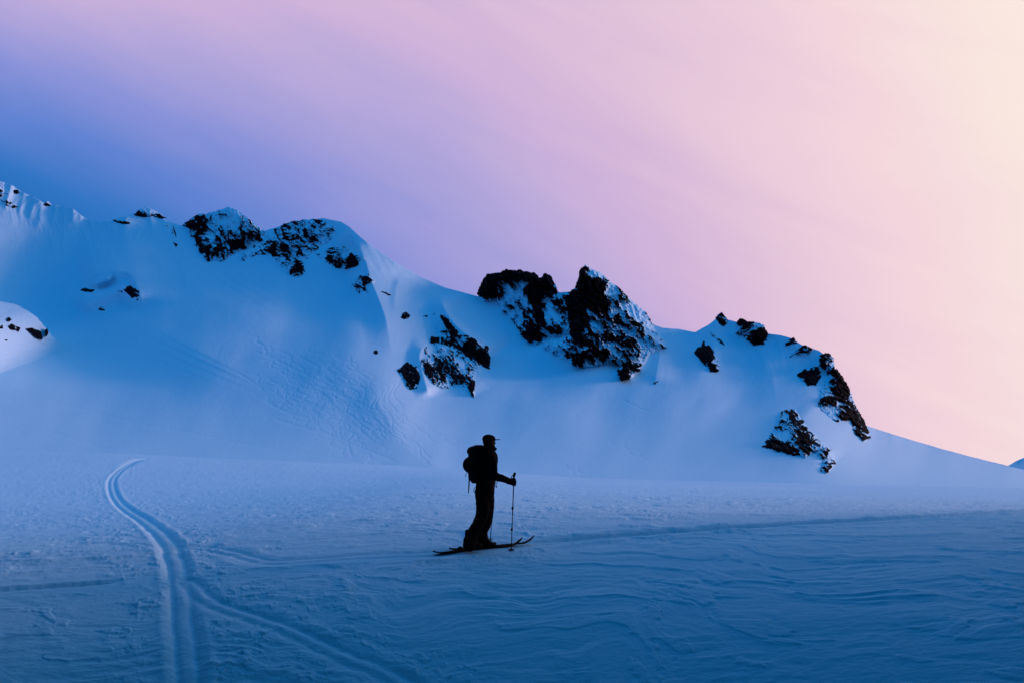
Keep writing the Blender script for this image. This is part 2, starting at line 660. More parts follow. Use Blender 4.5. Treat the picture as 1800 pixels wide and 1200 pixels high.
def mountain_range(u, v):
    """distance of the mountain's snow surface in the direction of a photograph pixel"""
    u, v = np.broadcast_arrays(np.asarray(u, float), np.asarray(v, float))
    vs_ = smooth_ridge(u)
    vf = np.interp(u, uu, EDGE_S) + 30
    t = np.clip((vf - v) / np.maximum(vf - vs_, 30), -.2, 1.35)
    rt = np.interp(u, uu, RTOP_S)
    rb = 150.0 + 20 * sstep(u, 300, -900)
    tt = np.clip(t, 0, 1)
    cv = 1 - (1 - tt) ** 1.45
    r = rb + (rt - rb) * (cv * .75 + t * .25)
    p = np.zeros(u.shape)
    # large forms
    p += bump(u, v, 420, 560, 190, 130, 26, -25)          # broad shoulder under the left peaks
    p -= bump(u, v, 60, 520, 130, 90, 34, 10)             # the dark hollow on the left
    p -= bump(u, v, 190, 640, 160, 40, 8, 5)
    p += bump(u, v, 640, 610, 120, 110, 12, 20)
    p -= bump(u, v, 560, 540, 60, 75, 9, 20)
    p += bump(u, v, 690, 720, 60, 90, 6, -35)
    p -= bump(u, v, 1080, 720, 70, 60, 5, 0)
    p -= bump(u, v, 930, 600, 60, 90, 13, -30)            # gully right of the spur
    p += bump(u, v, 1010, 590, 90, 70, 8, 20)
    p -= bump(u, v, 1330, 690, 90, 80, 13, 0)             # bowl
    p += bump(u, v, 1160, 690, 90, 80, 6, 0)
    p += bump(u, v, 1240, 640, 40, 60, 6, 0)
    p += bump(u, v, 1420, 790, 60, 40, 6, 10)
    p -= bump(u, v, 1540, 790, 40, 40, 3, 10)
    p += crease(u, v, [(335, 375), (305, 430), (268, 490), (228, 560), (190, 650)], 22.0, 240, 280, 110, 0.)
    # ribs and wind lips
    p += crease(u, v, [(607, 392), (622, 420), (640, 455), (655, 500), (678, 560), (690, 640)], 16.0, 44, 130, (24, 130))
    p += crease(u, v, [(772, 516), (784, 548), (808, 578), (838, 600), (862, 632)], 13.0, 34, 60, 22)
    p += crease(u, v, [(752, 598), (738, 622), (742, 652), (756, 700)], 9.0, 26, 44, 22)
    p += crease(u, v, [(764, 600), (792, 630), (822, 656), (836, 696)], 5.0, 30, 40, 22)
    p += crease(u, v, [(704, 486), (696, 512), (690, 560)], 1.8, 12, 30, (14, 40))
    p += crease(u, v, [(140, 492), (190, 478), (226, 482), (244, 512), (250, 545)], 20, 34, 80, 34)
    p += crease(u, v, [(142, 548), (160, 530), (200, 516), (232, 500)], 17, 26, 46, 20)
    p += crease(u, v, [(158, 506), (178, 496), (200, 487)], 9, 14, 14, 12)
    p -= bump(u, v, 188, 500, 34, 9, 8, -14)
    p += crease(u, v, [(1268, 552), (1252, 585), (1262, 640)], 5.0, 40, 44, 24)
    p += crease(u, v, [(1148, 575), (1160, 610), (1150, 680)], 4.5, 40, 50, 24)
    p += crease(u, v, [(1398, 716), (1430, 762), (1466, 815)], 6.0, 50, 50, 24)
    p += crease(u, v, [(640, 650), (672, 720), (720, 790), (800, 830)], 2.2, 60, 90, 50)
    for (a0, b0, a1, b1) in ((22, 326, 2, 385), (44, 340, 28, 392), (62, 347, 50, 388), (73, 353, 66, 405), (99, 361, 90, 398), (114, 364, 108, 392), (129, 367, 120, 398), (143, 377, 133, 404), (222, 382, 214, 420), (262, 372, 270, 415), (286, 386, 300, 428)):
        j_ = (a0 * 37 % 11) / 11.
        p += crease(u, v, [(a0, b0 - 6), (.5 * (a0 + a1) + 3 * j_, .5 * (b0 + b1)), (a1 - 5 * j_, b1 + 14 * j_)], 1.0 + 1.8 * j_, 8 + 8 * j_, 12 + 9 * j_, (5, 30))
    up_ = sstep(tt, .55, .9)
    p += .55 * up_ * ridged(u * .013 - v * .004 + .5 * perlin(u * .006, v * .006, 9), v * .005, 3, 151)
    # flutes under the left skyline
    fl = fbm(u * .035 + .010 * (v - 350) + .8 * perlin(u * .015, v * .02, 5), v * .006, 4, 111, .6)
    p += 1.1 * fl * sstep(u, 330, 140) * sstep(np.abs(v - smooth_ridge(u) - 10), 75, 10)
    # soft unevenness, running down the slope
    ds = .12 + .88 * tt
    p += 3.2 * ds * fbm(u * .009 + v * .004, v * .008, 2, 121)
    p += .22 * ds * fbm(u * .03 + v * .02, v * .03, 2, 131)
    p += .05 * fbm(u * .14 + v * .05, v * .12, 4, 141, .6)
    return r - p


NV = 330
tcol = np.linspace(0, 1, NV)
tcol = np.concatenate([tcol])
vbot = np.interp(MU, EDGE_U, EDGE_V) + 30
vbot = np.maximum(vbot, ridge_v + 25)
MV = vbot[None, :] + (ridge_v - vbot)[None, :] * tcol[:, None]
MUg = np.broadcast_to(MU[None, :], MV.shape)
MR = mountain_range(MUg, MV)

# ski tracks, scored into the slope
groove = np.zeros(MV.shape)


def score(P, depth, width=1.3):
    P = np.asarray(P, float)
    seg = np.hypot(*np.diff(P, axis=0).T)
    s = np.concatenate([[0], np.cumsum(seg)])
    q = np.arange(0, s[-1], .45)
    pu = np.interp(q, s, P[:, 0])
    pv = np.interp(q, s, P[:, 1])
    ci = np.interp(pu, MU, np.arange(len(MU)))
    vb = np.interp(pu, MU, vbot)
    vr = np.interp(pu, MU, ridge_v)
    ri = (pv - vb) / (vr - vb) * (NV - 1)
    rowpx = np.abs(vb - vr) / (NV - 1)
    fade = np.minimum(1, np.minimum(q, s[-1] - q) / 12.)
    for dc in range(-3, 4):
        for dr in range(-3, 5):
            c = np.round(ci).astype(int) + dc
            rr_ = np.round(ri).astype(int) + dr
            ok = (c >= 0) & (c < len(MU)) & (rr_ >= 0) & (rr_ < NV)
            c2, r2 = np.clip(c, 0, len(MU) - 1), np.clip(rr_, 0, NV - 1)
            dd = np.hypot((c - ci) * 1.45, (rr_ - ri) * rowpx)
            g = depth * np.exp(-(dd / width) ** 2) * ok * fade
            np.maximum.at(groove, (r2, c2), g)


lines = [
    ([(-20, 676), (70, 697), (150, 720), (250, 744), (350, 762), (430, 780), (560, 800), (640, 812)], .22),
    ([(100, 612), (150, 627), (215, 650), (275, 669)], .2),
    ([(-20, 733), (80, 756), (170, 783), (230, 794), (275, 800)], .22),
    ([(870, 654), (886, 652)], .5), ([(908, 657), (930, 661)], .45), ([(948, 660), (966, 664)], .25), ([(846, 674), (864, 679)], .45),
    ([(505, 492), (514, 498), (526, 497)], .3), ([(372, 461), (388, 463)], .4),
    ([(1500, 797), (1545, 812), (1570, 822), (1620, 831), (1660, 838), (1690, 846), (1704, 853)], .4),
    ([(1510, 815), (1560, 826), (1580, 838), (1610, 848)], .35), ([(1650, 846), (1685, 856)], .3),
    ([(1090, 700), (1140, 722), (1182, 718)], .2), ([(1240, 736), (1300, 742), (1345, 735)], .15),
    ([(640, 600), (690, 615), (720, 622)], .15), ([(445, 615), (500, 640), (545, 660)], .25), ([(410, 650), (440, 668), (470, 690)], .25),
    ([(460, 700), (500, 722), (545, 735)], .35), ([(480, 735), (530, 750), (590, 768), (700, 812)], .3), ([(560, 700), (640, 720), (700, 745)], .2),
    ([(450, 785), (520, 800), (560, 806)], .2), ([(580, 640), (620, 668), (650, 690), (700, 730)], .2),
]
for P, d in lines:
    score(catmull(P, 8), d)
# linked turns
rt = np.random.default_rng(23)
for i in range(46):
    u0 = rt.uniform(425, 640)
    v0 = rt.uniform(585, 690) + (u0 - 425) * .12
    dv_ = rt.uniform(60, 150)
    du_ = dv_ * rt.uniform(.7, 1.45)
    n = int(rt.integers(3, 8))
    q = np.linspace(0, 1, 70)
    amp = rt.uniform(5, 13) * (1 - .45 * q)
    P = np.stack([u0 + du_ * q + amp * np.sin(q * n * math.pi * 2 + rt.uniform(0, 6)), v0 + dv_ * q ** 1.1 + amp * .28 * np.cos(q * n * math.pi * 2)], -1)
    score(P, rt.uniform(.12, .36), 1.2)
for i in range(5):
    u0, v0 = 652 + 11 * i, 682 - 4 * i
    q = np.linspace(0, 1, 50)
    P = np.stack([u0 + 7 * np.sin(q * 6.28 * 1.2 + i * .4) + 6 * q, v0 + 62 * q], -1)
    score(P, .34, 1.3)
for u0, v0, w in ((985, 815, 60), (1060, 772, 70), (1095, 790, 60), (1000, 825, 40)):
    q = np.linspace(0, 1, 50)
    P = np.stack([u0 + w * q + 4 * np.sin(q * 18), v0 + 22 * q + 2.5 * np.cos(q * 18)], -1)
    score(P, .22, 1.2)
MR = MR + groove * 1.15
pts = at(MUg, MV, MR)
# over the top and down the far side
top = pts[-1]
hd = np.stack([top[:, 0], top[:, 1]], -1)
hd /= np.linalg.norm(hd, axis=1)[:, None]
back = []
for dr, dz in ((.9, -.10), (3.0, -.9), (9, -4.5), (30, -18), (90, -55), (260, -150)):
    b_ = top.copy()
    b_[:, 0] += hd[:, 0] * dr
    b_[:, 1] += hd[:, 1] * dr
    b_[:, 2] += dz
    back.append(b_)
allp = np.concatenate([pts, np.stack(back)], 0)
mountain = link('snow_mountain', mesh_from('snow_mountain', allp.reshape(-1, 3), grid_faces(allp.shape[0], allp.shape[1])), M_SLOPE, kind='structure')

# ------------------------------------------------------------------ rocks standing out of the mountain
def crag(name, poly, cover=.3, proud=5., thick=8., step=.85, tilt=35., seed=1, scale=1., solid=(), snowy=(), label=None, jag=2.2,
         cat='rock', group=None, away=0., relief=1., mat=None, smooth=False):
    """a crag traced as an outline of photograph pixels: its own mass, standing proud of the snow face"""
    P = np.asarray(poly, float)
    u0, v0 = P.min(0) - 5
    u1, v1 = P.max(0) + 5
    us = np.arange(u0, u1, step)
    vs2 = np.arange(v0, v1, step)
    U, V = np.meshgrid(us, vs2)
    d = inside_dist(U, V, P)
    if smooth:
        dj = d
    else:
        dj = d + 1.3 + jag * (.55 * fbm(U * .11, V * .11, 3, seed) + .45 * cells(U * .22, V * .22, seed + 2))
    inside = dj > 0
    # dissolve the outline in snow where the cover is high
    c, s = math.cos(R(tilt)), math.sin(R(tilt))
    a = (U * c + V * s) * scale
    b = (-U * s + V * c) * scale
    w = fbm(a * .05, b * .05, 2, seed + 3) * 1.2
    n1 = ridged(a * .040 + w * .3, b * .095 + w * .3, 4, seed + 4)
    n2 = cells(a * .10 + w * .4, b * .19 + w * .4, seed + 5)
    n3 = cells(a * .26, b * .36, seed + 6)
    n4 = fbm(a * .15, b * .30, 3, seed + 7)
    rel = (.75 * n1 + .45 * n2 + .22 * n3 + .35 * n4) * relief
    edge = np.clip(dj, 0, None)
    body = 1 - np.exp(-edge / 20.)
    pr = proud * (body * .8 + .40 * rel * (1 - np.exp(-edge / 3.5)))
    if smooth:
        pr = proud * (1 - np.exp(-(edge / 22.))) * (1 + .05 * n4) + .06 * n4
    # snow lies on ledges: where the face comes forward going down it looks upwards
    gv = np.gradient(pr, step, axis=0) / proud * 14.
    gv = (gv + np.roll(gv, 1, 0) + np.roll(gv, -1, 0)) / 3
    cv = np.full(U.shape, float(cover) - .07)
    for (cu, cw, su, sv, am) in solid:
        cv -= am * np.exp(-((U - cu) / su) ** 2 - ((V - cw) / sv) ** 2)
    for (cu, cw, su, sv, am) in snowy:
        cv += am * np.exp(-((U - cu) / su) ** 2 - ((V - cw) / sv) ** 2)
    wu = 9 * fbm(U * .035, V * .035, 3, seed + 11)
    wv = 9 * fbm(U * .035, V * .035, 3, seed + 12)
    a2 = a + wu * scale
    b2 = b + wv * scale
    pat = .12 * np.clip(gv, -1.2, 1.2) + .62 * fbm(a2 * .030, b2 * .065, 5, seed + 8, .64) + .22 * ridged(a2 * .04, b2 * .10, 3, seed + 9) - .10 + .14 * fbm(a * .3, b * .4, 2, seed + 10)
    if not smooth:
        rim_ = np.exp(-edge / min(6., .22 * edge.max())) * sstep(V - np.interp(U, RIDGE[:, 0], RIDGE[:, 1]), 2, 14)
        cv = cv + .42 * rim_ * sstep(fbm(U * .07, V * .07, 2, seed + 13), -.45, .25)
    sc_ = np.clip(.5 + (pat + (cv - .5) * 1.5) * 2.2, 0, 1)
    if smooth:
        sc_[:] = 1.0
    rr_ = mountain_range(U, V) - (away(U, V) if callable(away) else away)
    # a snow patch lies a little back from the bare rock
    if not smooth:
        sm = sstep(sc_, .35, .75)
        pr = proud * (body * .8 + .40 * rel * (1 - np.exp(-edge / 3.5)) * (1 - .7 * sm)) - .3 * sm
    front = rr_ - pr
    backr = rr_ + thick * (1 - np.exp(-edge / 9.)) + .02
    idx = np.full(U.shape, -1)
    idx[inside] = np.arange(inside.sum())
    q = inside[:-1, :-1] & inside[1:, :-1] & inside[:-1, 1:] & inside[1:, 1:]
    f = np.stack([idx[1:, :-1][q], idx[1:, 1:][q], idx[:-1, 1:][q], idx[:-1, :-1][q]], -1)
    if len(f) == 0:
        return None
    fp = at(U[inside], V[inside], front[inside])
    bp = at(U[inside], V[inside], backr[inside])
    n = len(fp)
    # rim: walls between front and back along the outline
    e = np.concatenate([f[:, [0, 1]], f[:, [1, 2]], f[:, [2, 3]], f[:, [3, 0]]])
    key = np.minimum(e[:, 0], e[:, 1]).astype(np.int64) * n + np.maximum(e[:, 0], e[:, 1])
    uq, inv, cnt = np.unique(key, return_inverse=True, return_counts=True)
    be = e[cnt[inv] == 1]
    rim = np.stack([be[:, 1], be[:, 0], be[:, 0] + n, be[:, 1] + n], -1)
    faces = np.concatenate([f, f[:, ::-1] + n, rim])
    verts = np.concatenate([fp, bp])
    used = np.unique(faces)
    remap = np.full(2 * n, -1)
    remap[used] = np.arange(len(used))
    me = mesh_from(name, verts[used], remap[faces], smooth=True)
    attr = me.attributes.new('snow_cover', 'FLOAT', 'POINT')
    attr.data.foreach_set('value', np.concatenate([sc_[inside], sc_[inside]])[used].astype(np.float32))
    return link(name, me, mat or M_ROCK, label=label, cat=cat, group=group)


# the big double tower in the middle of the skyline
crag('rock_tower', [(840, 517), (842, 506), (848, 494), (856, 483), (867, 481), (879, 479), (891, 473.5), (902, 476), (913, 474.5), (926, 478), (941, 480), (947, 488), (951, 489), (958, 480), (969, 486.5), (976, 500.7),
                     (981, 518), (994, 536), (1001, 561), (1005, 583), (993, 590), (960, 592), (949, 600), (941, 606), (928, 601), (914, 585), (903, 563), (893, 553), (878, 540), (870, 524), (852, 528)],
     cover=.46, proud=11, thick=14, tilt=58, seed=200,
     solid=[(858, 505, 16, 18, .6), (905, 484, 45, 10, .6), (963, 495, 12, 16, .6), (942, 515, 12, 34, .45), (945, 560, 9, 28, .5), (925, 590, 12, 16, .5), (975, 585, 16, 8, .45), (985, 530, 14, 7, .5)],
     snowy=[(918, 545, 18, 25, .22), (972, 550, 17, 16, .3), (980, 523, 6, 5, .4)],
     label='dark rounded twin-topped rock tower left of the sharp summit, snow in its gullies')
crag('rock_peak', [(989, 517), (1003, 513), (1012, 505), (1016, 492), (1020.4, 472), (1028, 467), (1045, 475.8), (1058, 482), (1073.5, 497), (1091, 508), (1104, 523), (1123, 540), (1138, 554), (1146, 568), (1152, 582), (1164, 594),
                    (1172, 610), (1160, 612), (1141, 624), (1132, 641), (1121, 655), (1110, 665), (1093, 668), (1084, 657), (1090, 642), (1069, 637), (1039, 644), (1011, 644), (980, 624), (955, 611), (953, 600), (985, 594), (1004, 590), (998, 560), (992, 540)],
     cover=.50, proud=14, thick=16, tilt=52, seed=230,
     solid=[(1030, 505, 24, 32, .62), (1010, 545, 18, 40, .55), (1014, 590, 12, 26, .5), (1048, 530, 28, 12, .5), (1066, 560, 26, 16, .25), (1055, 625, 18, 12, .4), (1020, 630, 14, 12, .35), (1100, 655, 14, 12, .4), (1105, 600, 20, 20, .15), (1060, 590, 26, 12, .25)],
     snowy=[(1078, 508, 14, 12, .45), (1046, 480, 12, 7, .6), (1115, 545, 22, 16, .32), (1145, 600, 18, 16, .3), (1050, 565, 14, 14, .25), (985, 607, 26, 10, .28), (1075, 610, 14, 10, .2)],
     label='sharp black summit rock with snow on its right shoulder, tallest on the centre skyline')
# left skyline
crag('rock_peak', [(322, 395), (334, 386), (350, 377), (367, 375), (387, 370), (401, 364.5), (417, 370), (435, 384), (450, 397), (465, 406), (464, 420), (440, 433), (410, 446), (392, 458), (365, 459), (350, 441), (333, 416), (330, 400)],
     cover=.53, proud=9, thick=10, tilt=60, scale=1.8, seed=260,
     solid=[(342, 392, 20, 12, .5), (345, 420, 14, 20, .3), (372, 445, 24, 14, .35), (415, 425, 16, 18, .3), (445, 412, 16, 10, .25)], snowy=[(400, 385, 24, 16, .22)],
     label='craggy rock peak plastered with snow, left of the broad snow dome on the skyline')
crag('rock_crag', [(472, 412), (486, 402), (500, 394), (520, 389), (550, 385.5), (572, 390), (592, 398), (588, 412), (580, 424), (560, 434), (545, 448), (532, 460), (536, 482), (520, 486), (505, 480), (485, 467), (474, 450), (457, 446), (421, 461), (420, 446), (441, 436), (462, 424)],
     cover=.52, proud=6, thick=6, tilt=25, scale=1.8, seed=290,
     solid=[(505, 400, 16, 8, .3), (485, 435, 24, 14, .28), (527, 472, 8, 14, .4), (548, 422, 8, 6, .35), (560, 396, 14, 6, .2)], snowy=[(572, 408, 16, 14, .15)],
     label='broken snow-plastered rock face under the rounded snow dome')
crag('rock_band', [(555, 446), (575, 437), (602, 434), (625, 444), (643, 455), (630, 466), (607, 475), (590, 470), (565, 457)],
     cover=.47, proud=5, thick=5, tilt=22, scale=1.8, seed=310, solid=[(612, 462, 18, 10, .35)], label='rock band right below the snow dome, beside the lit snow ridge')
crag('rock_outcrop', [(614, 490), (632, 485), (647, 481), (660, 493), (650, 512), (633, 517), (618, 506)],
     cover=.5, proud=4, thick=4, tilt=25, scale=1.8, seed=330, solid=[(645, 487, 10, 6, .3), (625, 503, 10, 8, .2)], label='small speckled rock outcrop on the slope under the lit snow ridge')
# the spur in front
crag('rock_spur', [(774, 553), (783, 557), (793, 568), (808, 588), (820, 590), (832, 592), (846, 601), (858, 610), (861, 627), (861, 648), (843, 642), (822, 634), (808, 622), (795, 614), (775, 606), (757, 601), (758, 592), (782, 593), (790, 591), (781, 572)],
     cover=.17, proud=6, thick=7, tilt=55, seed=350, scale=1.2, solid=[(790, 575, 10, 16, .25), (850, 630, 12, 14, .3), (820, 615, 14, 14, .2)], snowy=[(812, 600, 10, 8, .35), (776, 600, 10, 6, .1)],
     label='upper dark blade of the rock spur in the middle of the slope')
crag('rock_rib', [(776, 556), (790, 574), (806, 590), (845, 603), (860, 640), (836, 660), (834, 696), (806, 680), (770, 682), (752, 668), (738, 640), (748, 610), (772, 596)],
     cover=.56, proud=4, thick=6, tilt=55, scale=1.5, seed=340, label='snow-dusted rock rib between the dark blades of the spur')
crag('rock_spur', [(740, 632), (761, 634), (765, 620), (780, 622), (801, 636), (808, 645), (824, 658), (834, 669), (834, 698), (826, 688), (818, 674), (801, 677), (786, 665), (781, 679), (768, 676), (754, 664), (745, 650)],
     cover=.24, proud=6, thick=6, tilt=52, seed=370, scale=1.2, solid=[(782, 636, 18, 14, .25), (757, 645, 10, 12, .2), (829, 682, 8, 14, .3)], snowy=[(770, 660, 10, 10, .2)],
     label='lower rock rib of the spur, streaked with snow, above the skier')
crag('rock_spur', [(700, 650), (707, 644), (715, 634), (724, 640), (734, 646), (738, 664), (732, 681), (719, 684), (708, 667)],
     cover=.2, proud=5, thick=5, tilt=50, seed=390, label='small black rock at the lower left foot of the spur')
# right skyline
crag('rock_pinnacle', [(1258, 559), (1263, 553), (1269, 549.5), (1277, 560), (1279, 566), (1273, 574), (1265, 568)], cover=.36, proud=3, thick=4, tilt=50, seed=410, label='little pointed rock on the snowy summit right of the saddle', jag=1.2)
crag('rock_outcrop', [(1221, 619), (1229, 608), (1237, 599), (1247, 607), (1256, 622), (1265, 640), (1263, 652), (1247, 653), (1238, 641)], cover=.22, proud=5, thick=5, tilt=55, seed=420, solid=[(1238, 620, 10, 14, .2)],
     snowy=[(1255, 636, 12, 3, .4)], label='black outcrop below the little pointed summit')
crag('small_outcrop', [(1249, 586), (1258, 584), (1268, 596), (1274, 606), (1266, 602), (1256, 594)], cover=.5, proud=3, thick=3, tilt=50, seed=430, label='thin rock flecks in the snow under the pointed summit', jag=1.2)
crag('rock_outcrop', [(1292, 572), (1302, 560), (1314, 565), (1327, 567), (1341, 571), (1349, 585), (1347, 602), (1325, 607), (1308, 592), (1293, 586)], cover=.42, proud=5, thick=6, tilt=-25, seed=440,
     solid=[(1341, 588, 9, 14, .35), (1302, 566, 8, 6, .2)], label='round-topped rock with snow patches on the skyline right of the pointed summit')
crag('small_outcrop', [(1375, 611), (1383, 600), (1395, 593), (1400, 602), (1388, 605)], cover=.32, proud=3, thick=3, tilt=-25, seed=450, label='slanting rock strip on the skyline above the snow bowl', jag=1.2)
crag('small_outcrop', [(1386, 628), (1404, 613), (1415, 606), (1430, 615), (1418, 622), (1400, 622)], cover=.32, proud=3.5, thick=3, tilt=-25, seed=460, label='jagged rock strip slanting down from the right skyline', jag=1.5)
crag('rock_outcrop', [(1401, 659), (1415, 648), (1438, 644), (1447, 652), (1440, 666), (1434, 675), (1421, 677), (1411, 666)], cover=.2, proud=5, thick=5, tilt=-20, seed=470, label='round black rock in the snow left of the right-hand cliff')
crag('rock_cliff', [(1441, 625), (1450, 621), (1459, 622), (1465, 630), (1467, 645), (1480, 661), (1492, 681), (1497, 696), (1506, 718), (1520, 741), (1531, 769), (1517, 776), (1503, 761), (1495, 737), (1472, 740), (1455, 730), (1439, 713), (1443, 684), (1455, 674), (1453, 654), (1441, 640)],
     cover=.36, proud=8, thick=10, tilt=40, seed=480, solid=[(1482, 685, 14, 30, .35), (1510, 745, 12, 20, .3), (1455, 630, 10, 8, .2)], snowy=[(1456, 646, 10, 8, .25), (1472, 718, 12, 10, .2)],
     label='black cliff dropping steeply at the right end of the ridge')
crag('rock_pyramid', [(1341, 784), (1350, 768), (1361, 752), (1366, 731), (1378, 720), (1398, 719), (1412, 740), (1435, 766), (1463, 792), (1470, 812), (1452, 833), (1443, 826), (1447, 806), (1430, 794), (1415, 804), (1384, 796)],
     cover=.42, proud=9, thick=10, tilt=35, seed=500, scale=.9, solid=[(1370, 785, 28, 12, .4), (1415, 775, 16, 24, .3), (1450, 808, 12, 16, .15)], snowy=[(1385, 760, 16, 10, .3), (1383, 727, 10, 5, .2)],
     label='pyramid-shaped rock standing low on the slope at the right')
# far left
crag('rock_outcrop', [(-14, 322), (4, 328), (12, 334), (19, 341), (10, 346), (-14, 346)], cover=.3, proud=4, thick=4, tilt=30, seed=520, label='dark rock at the top left corner of the skyline')
crag('small_outcrop', [(2, 351), (12, 352), (22, 356), (33, 364), (22, 365), (10, 361)], cover=.22, proud=3, thick=3, tilt=25, seed=530, label='flat dark rock just under the far left summit', jag=1.3)
crag('small_outcrop', [(24, 336), (31, 334), (34, 339), (26, 341)], cover=.3, proud=2, thick=2, seed=535, label='tiny rock beside the far left summit', jag=1.)
crag('small_outcrop', [(77, 359), (83, 355), (91, 358), (88, 362), (80, 362)], cover=.35, proud=2, thick=2, seed=540, label='tiny rock on the fluted skyline at the left', jag=1.)
crag('small_outcrop', [(199, 388), (212, 383), (230, 388), (228, 394), (214, 393)], cover=.5, proud=3, thick=3, tilt=15, seed=545, label='left rock strip on the small far-left peak', jag=1.3)
crag('rock_peak', [(236, 378), (244, 370), (255, 364.5), (266, 368), (280, 375), (292, 384), (284, 384), (268, 379), (254, 382)], cover=.47, proud=4, thick=4, tilt=25, seed=550, label='small pointed rocky peak between the fluted ridge and the craggy peak', jag=1.4)
crag('small_outcrop', [(288, 396), (298, 389), (305, 400), (314, 428), (309, 434), (302, 420), (296, 402)], cover=.58, proud=3, thick=3, tilt=70, seed=560, label='thin rock rib running down from the small pointed peak', jag=1.2)
crag('rock_outcrop', [(208, 511), (219, 507), (227, 502), (236, 508), (244, 511), (243, 527), (231, 524), (222, 516)], cover=.3, proud=3, thick=3, tilt=25, seed=570, label='black rock on the wind-carved hump at the left')
crag('small_outcrop', [(142, 510), (149, 506), (158, 510), (166, 509), (162, 513), (150, 513)], cover=.35, proud=2, thick=2, seed=575, label='rock specks at the left end of the wind-carved hump', jag=1.)
crag('small_outcrop', [(173, 543), (180, 539), (188, 540), (184, 545), (177, 546)], cover=.35, proud=2, thick=2, seed=580, label='small rock low on the wind-carved hump', jag=1.)
crag('boulder', [(706, 558), (708, 551), (714, 549), (721, 555), (717, 560), (710, 561)], cover=.15, proud=3, thick=2, seed=585, label='lone black boulder on the slope left of the upper spur', cat='boulder', jag=1.)
crag('boulder', [(657, 620), (659, 616), (663, 616), (664, 620), (661, 622)], cover=.15, proud=2, thick=2, seed=586, label='tiny lone boulder in the open slope above the ski tracks', cat='boulder', jag=.6)
crag('small_outcrop', [(744, 556), (752, 553), (764, 546), (767, 552), (757, 557)], cover=.42, proud=2, thick=2, seed=590, label='rock specks beside the top of the spur', jag=1.3)
crag('small_outcrop', [(671, 513), (681, 513), (692, 518), (684, 519)], cover=.45, proud=2, thick=2, seed=592, label='faint rock specks under the lit snow ridge', jag=1.2)
crag('boulder', [(1144, 676), (1150, 671), (1156, 670), (1152, 675), (1146, 678)], cover=.3, proud=2, thick=2, seed=594, label='small dark boulder on the slope under the saddle', cat='boulder', jag=.8)

# snow mound at the left edge, nearer than the slope behind it
MOUND = 62.
MOUND_BASE = np.array([(-150, 700), (0, 652), (60, 630), (104, 609), (120, 604)], float)


def mound_away(U, V):
    """how far the mound stands in front of the slope behind it: nothing at its base"""
    h = np.interp(U, MOUND_BASE[:, 0], MOUND_BASE[:, 1]) - V
    return MOUND * sstep(h, -8, 95) - 3


crag('snow_mound', [(-150, 500), (-80, 512), (-20, 526), (6, 530), (28, 534), (48, 545), (66, 557), (80, 574), (92, 589), (104, 599), (120, 607), (118, 612), (60, 642), (0, 664), (-80, 692), (-150, 712)],
     cover=1., proud=9, thick=60, seed=600, smooth=True, away=mound_away, mat=M_SLOPE, step=1.6, label='smooth snow mound with scattered rocks at the left edge', cat='snow mound')
for i, (pl, lb) in enumerate([
    ([(47, 578), (56, 577), (66, 581), (73, 584), (74, 596), (64, 594), (56, 586)], 'largest black rock on the snow mound at the left edge'),
    ([(14, 573), (22, 570), (28, 574), (35, 576), (33, 582), (24, 581), (17, 578)], 'cluster of rock specks in the middle of the snow mound'),
    ([(12, 561), (16, 558), (20, 561), (17, 565), (13, 564)], 'upper small rock on the snow mound'),
    ([(80, 580), (83, 577), (84, 586), (81, 591), (79, 588)], 'narrow rock at the right side of the snow mound'),
    ([(-4, 573), (4, 572), (5, 577), (-3, 577)], 'small rock on the snow mound at the picture edge'),
    ([(9, 597), (14, 596), (14, 600), (10, 600)], 'lowest small rock on the snow mound')]):
    crag('boulder', pl, cover=.08, proud=2.5, thick=30, seed=620 + i, jag=1.0, away=lambda U, V: mound_away(U, V) + 8.0, label=lb, cat='boulder')

# distant ridge at the right edge
du = np.array([1690, 1740, 1768, 1785, 1800, 1830, 1900, 2050, 2300, 2700, 3300])
dv = np.array([850, 832, 819, 814, 804, 792, 770, 752, 770, 800, 840])
us = np.arange(1690, 3300, 6.)
vt = np.interp(us, du, dv) + 2 * fbm(us * .03, us * 0, 3, 700)
rowsd = []
for t in np.linspace(0, 1, 24):
    vrow = 880 + (vt - 880) * t
    rowsd.append(at(us, vrow, 1150 + 350 * t + 60 * fbm(us * .012, us * 0 + t * 2, 4, 701)))
for dr, dz in ((20, -3), (200, -90), (500, -260)):
    b_ = rowsd[23].copy()
    b_[:, 1] += dr
    b_[:, 2] += dz
    rowsd.append(b_)
dg = np.stack(rowsd)
link('distant_ridge', mesh_from('distant_ridge', dg.reshape(-1, 3), grid_faces(*dg.shape[:2])), M_SLOPE, kind='structure')

# ------------------------------------------------------------------ the skier
M_JACKET = plain('black_shell_fabric', (.005, .005, .006), .75, .02, 30, .4, bump=.004)
M_PANTS = plain('black_trouser_fabric', (.005, .005, .006), .8, .02, 24, .4, bump=.004)
M_SKIN = plain('shaded_skin', (.03, .018, .014), .6, .02, 40, .2)
M_BLACK = plain('black_plastic', (.005, .005, .0055), .5, .02, 60, .2)
M_PACK = plain('dark_pack_nylon', (.005, .0055, .007), .75, .02, 26, .4, bump=.003)
M_METAL = plain('dark_anodised_metal', (.008, .008, .009), .45, .02, 60, .2, metallic=.3)
M_STRAP = plain('webbing', (.012, .016, .02), .8, .02, 80, .3)
M_SKI = plain('ski_topsheet', (.006, .006, .006), .5, .02, 12, .3)

PX = math.hypot(ORG[0], ORG[1]) / F * .9897
DEP = ORG[1]


def S(u, v, b=0.):
    """skier space from photograph pixels: x right, y away, z up (metres, from between the boots)"""
    return np.array([(u - 845) * PX, b, (965.5 - v) * PX])


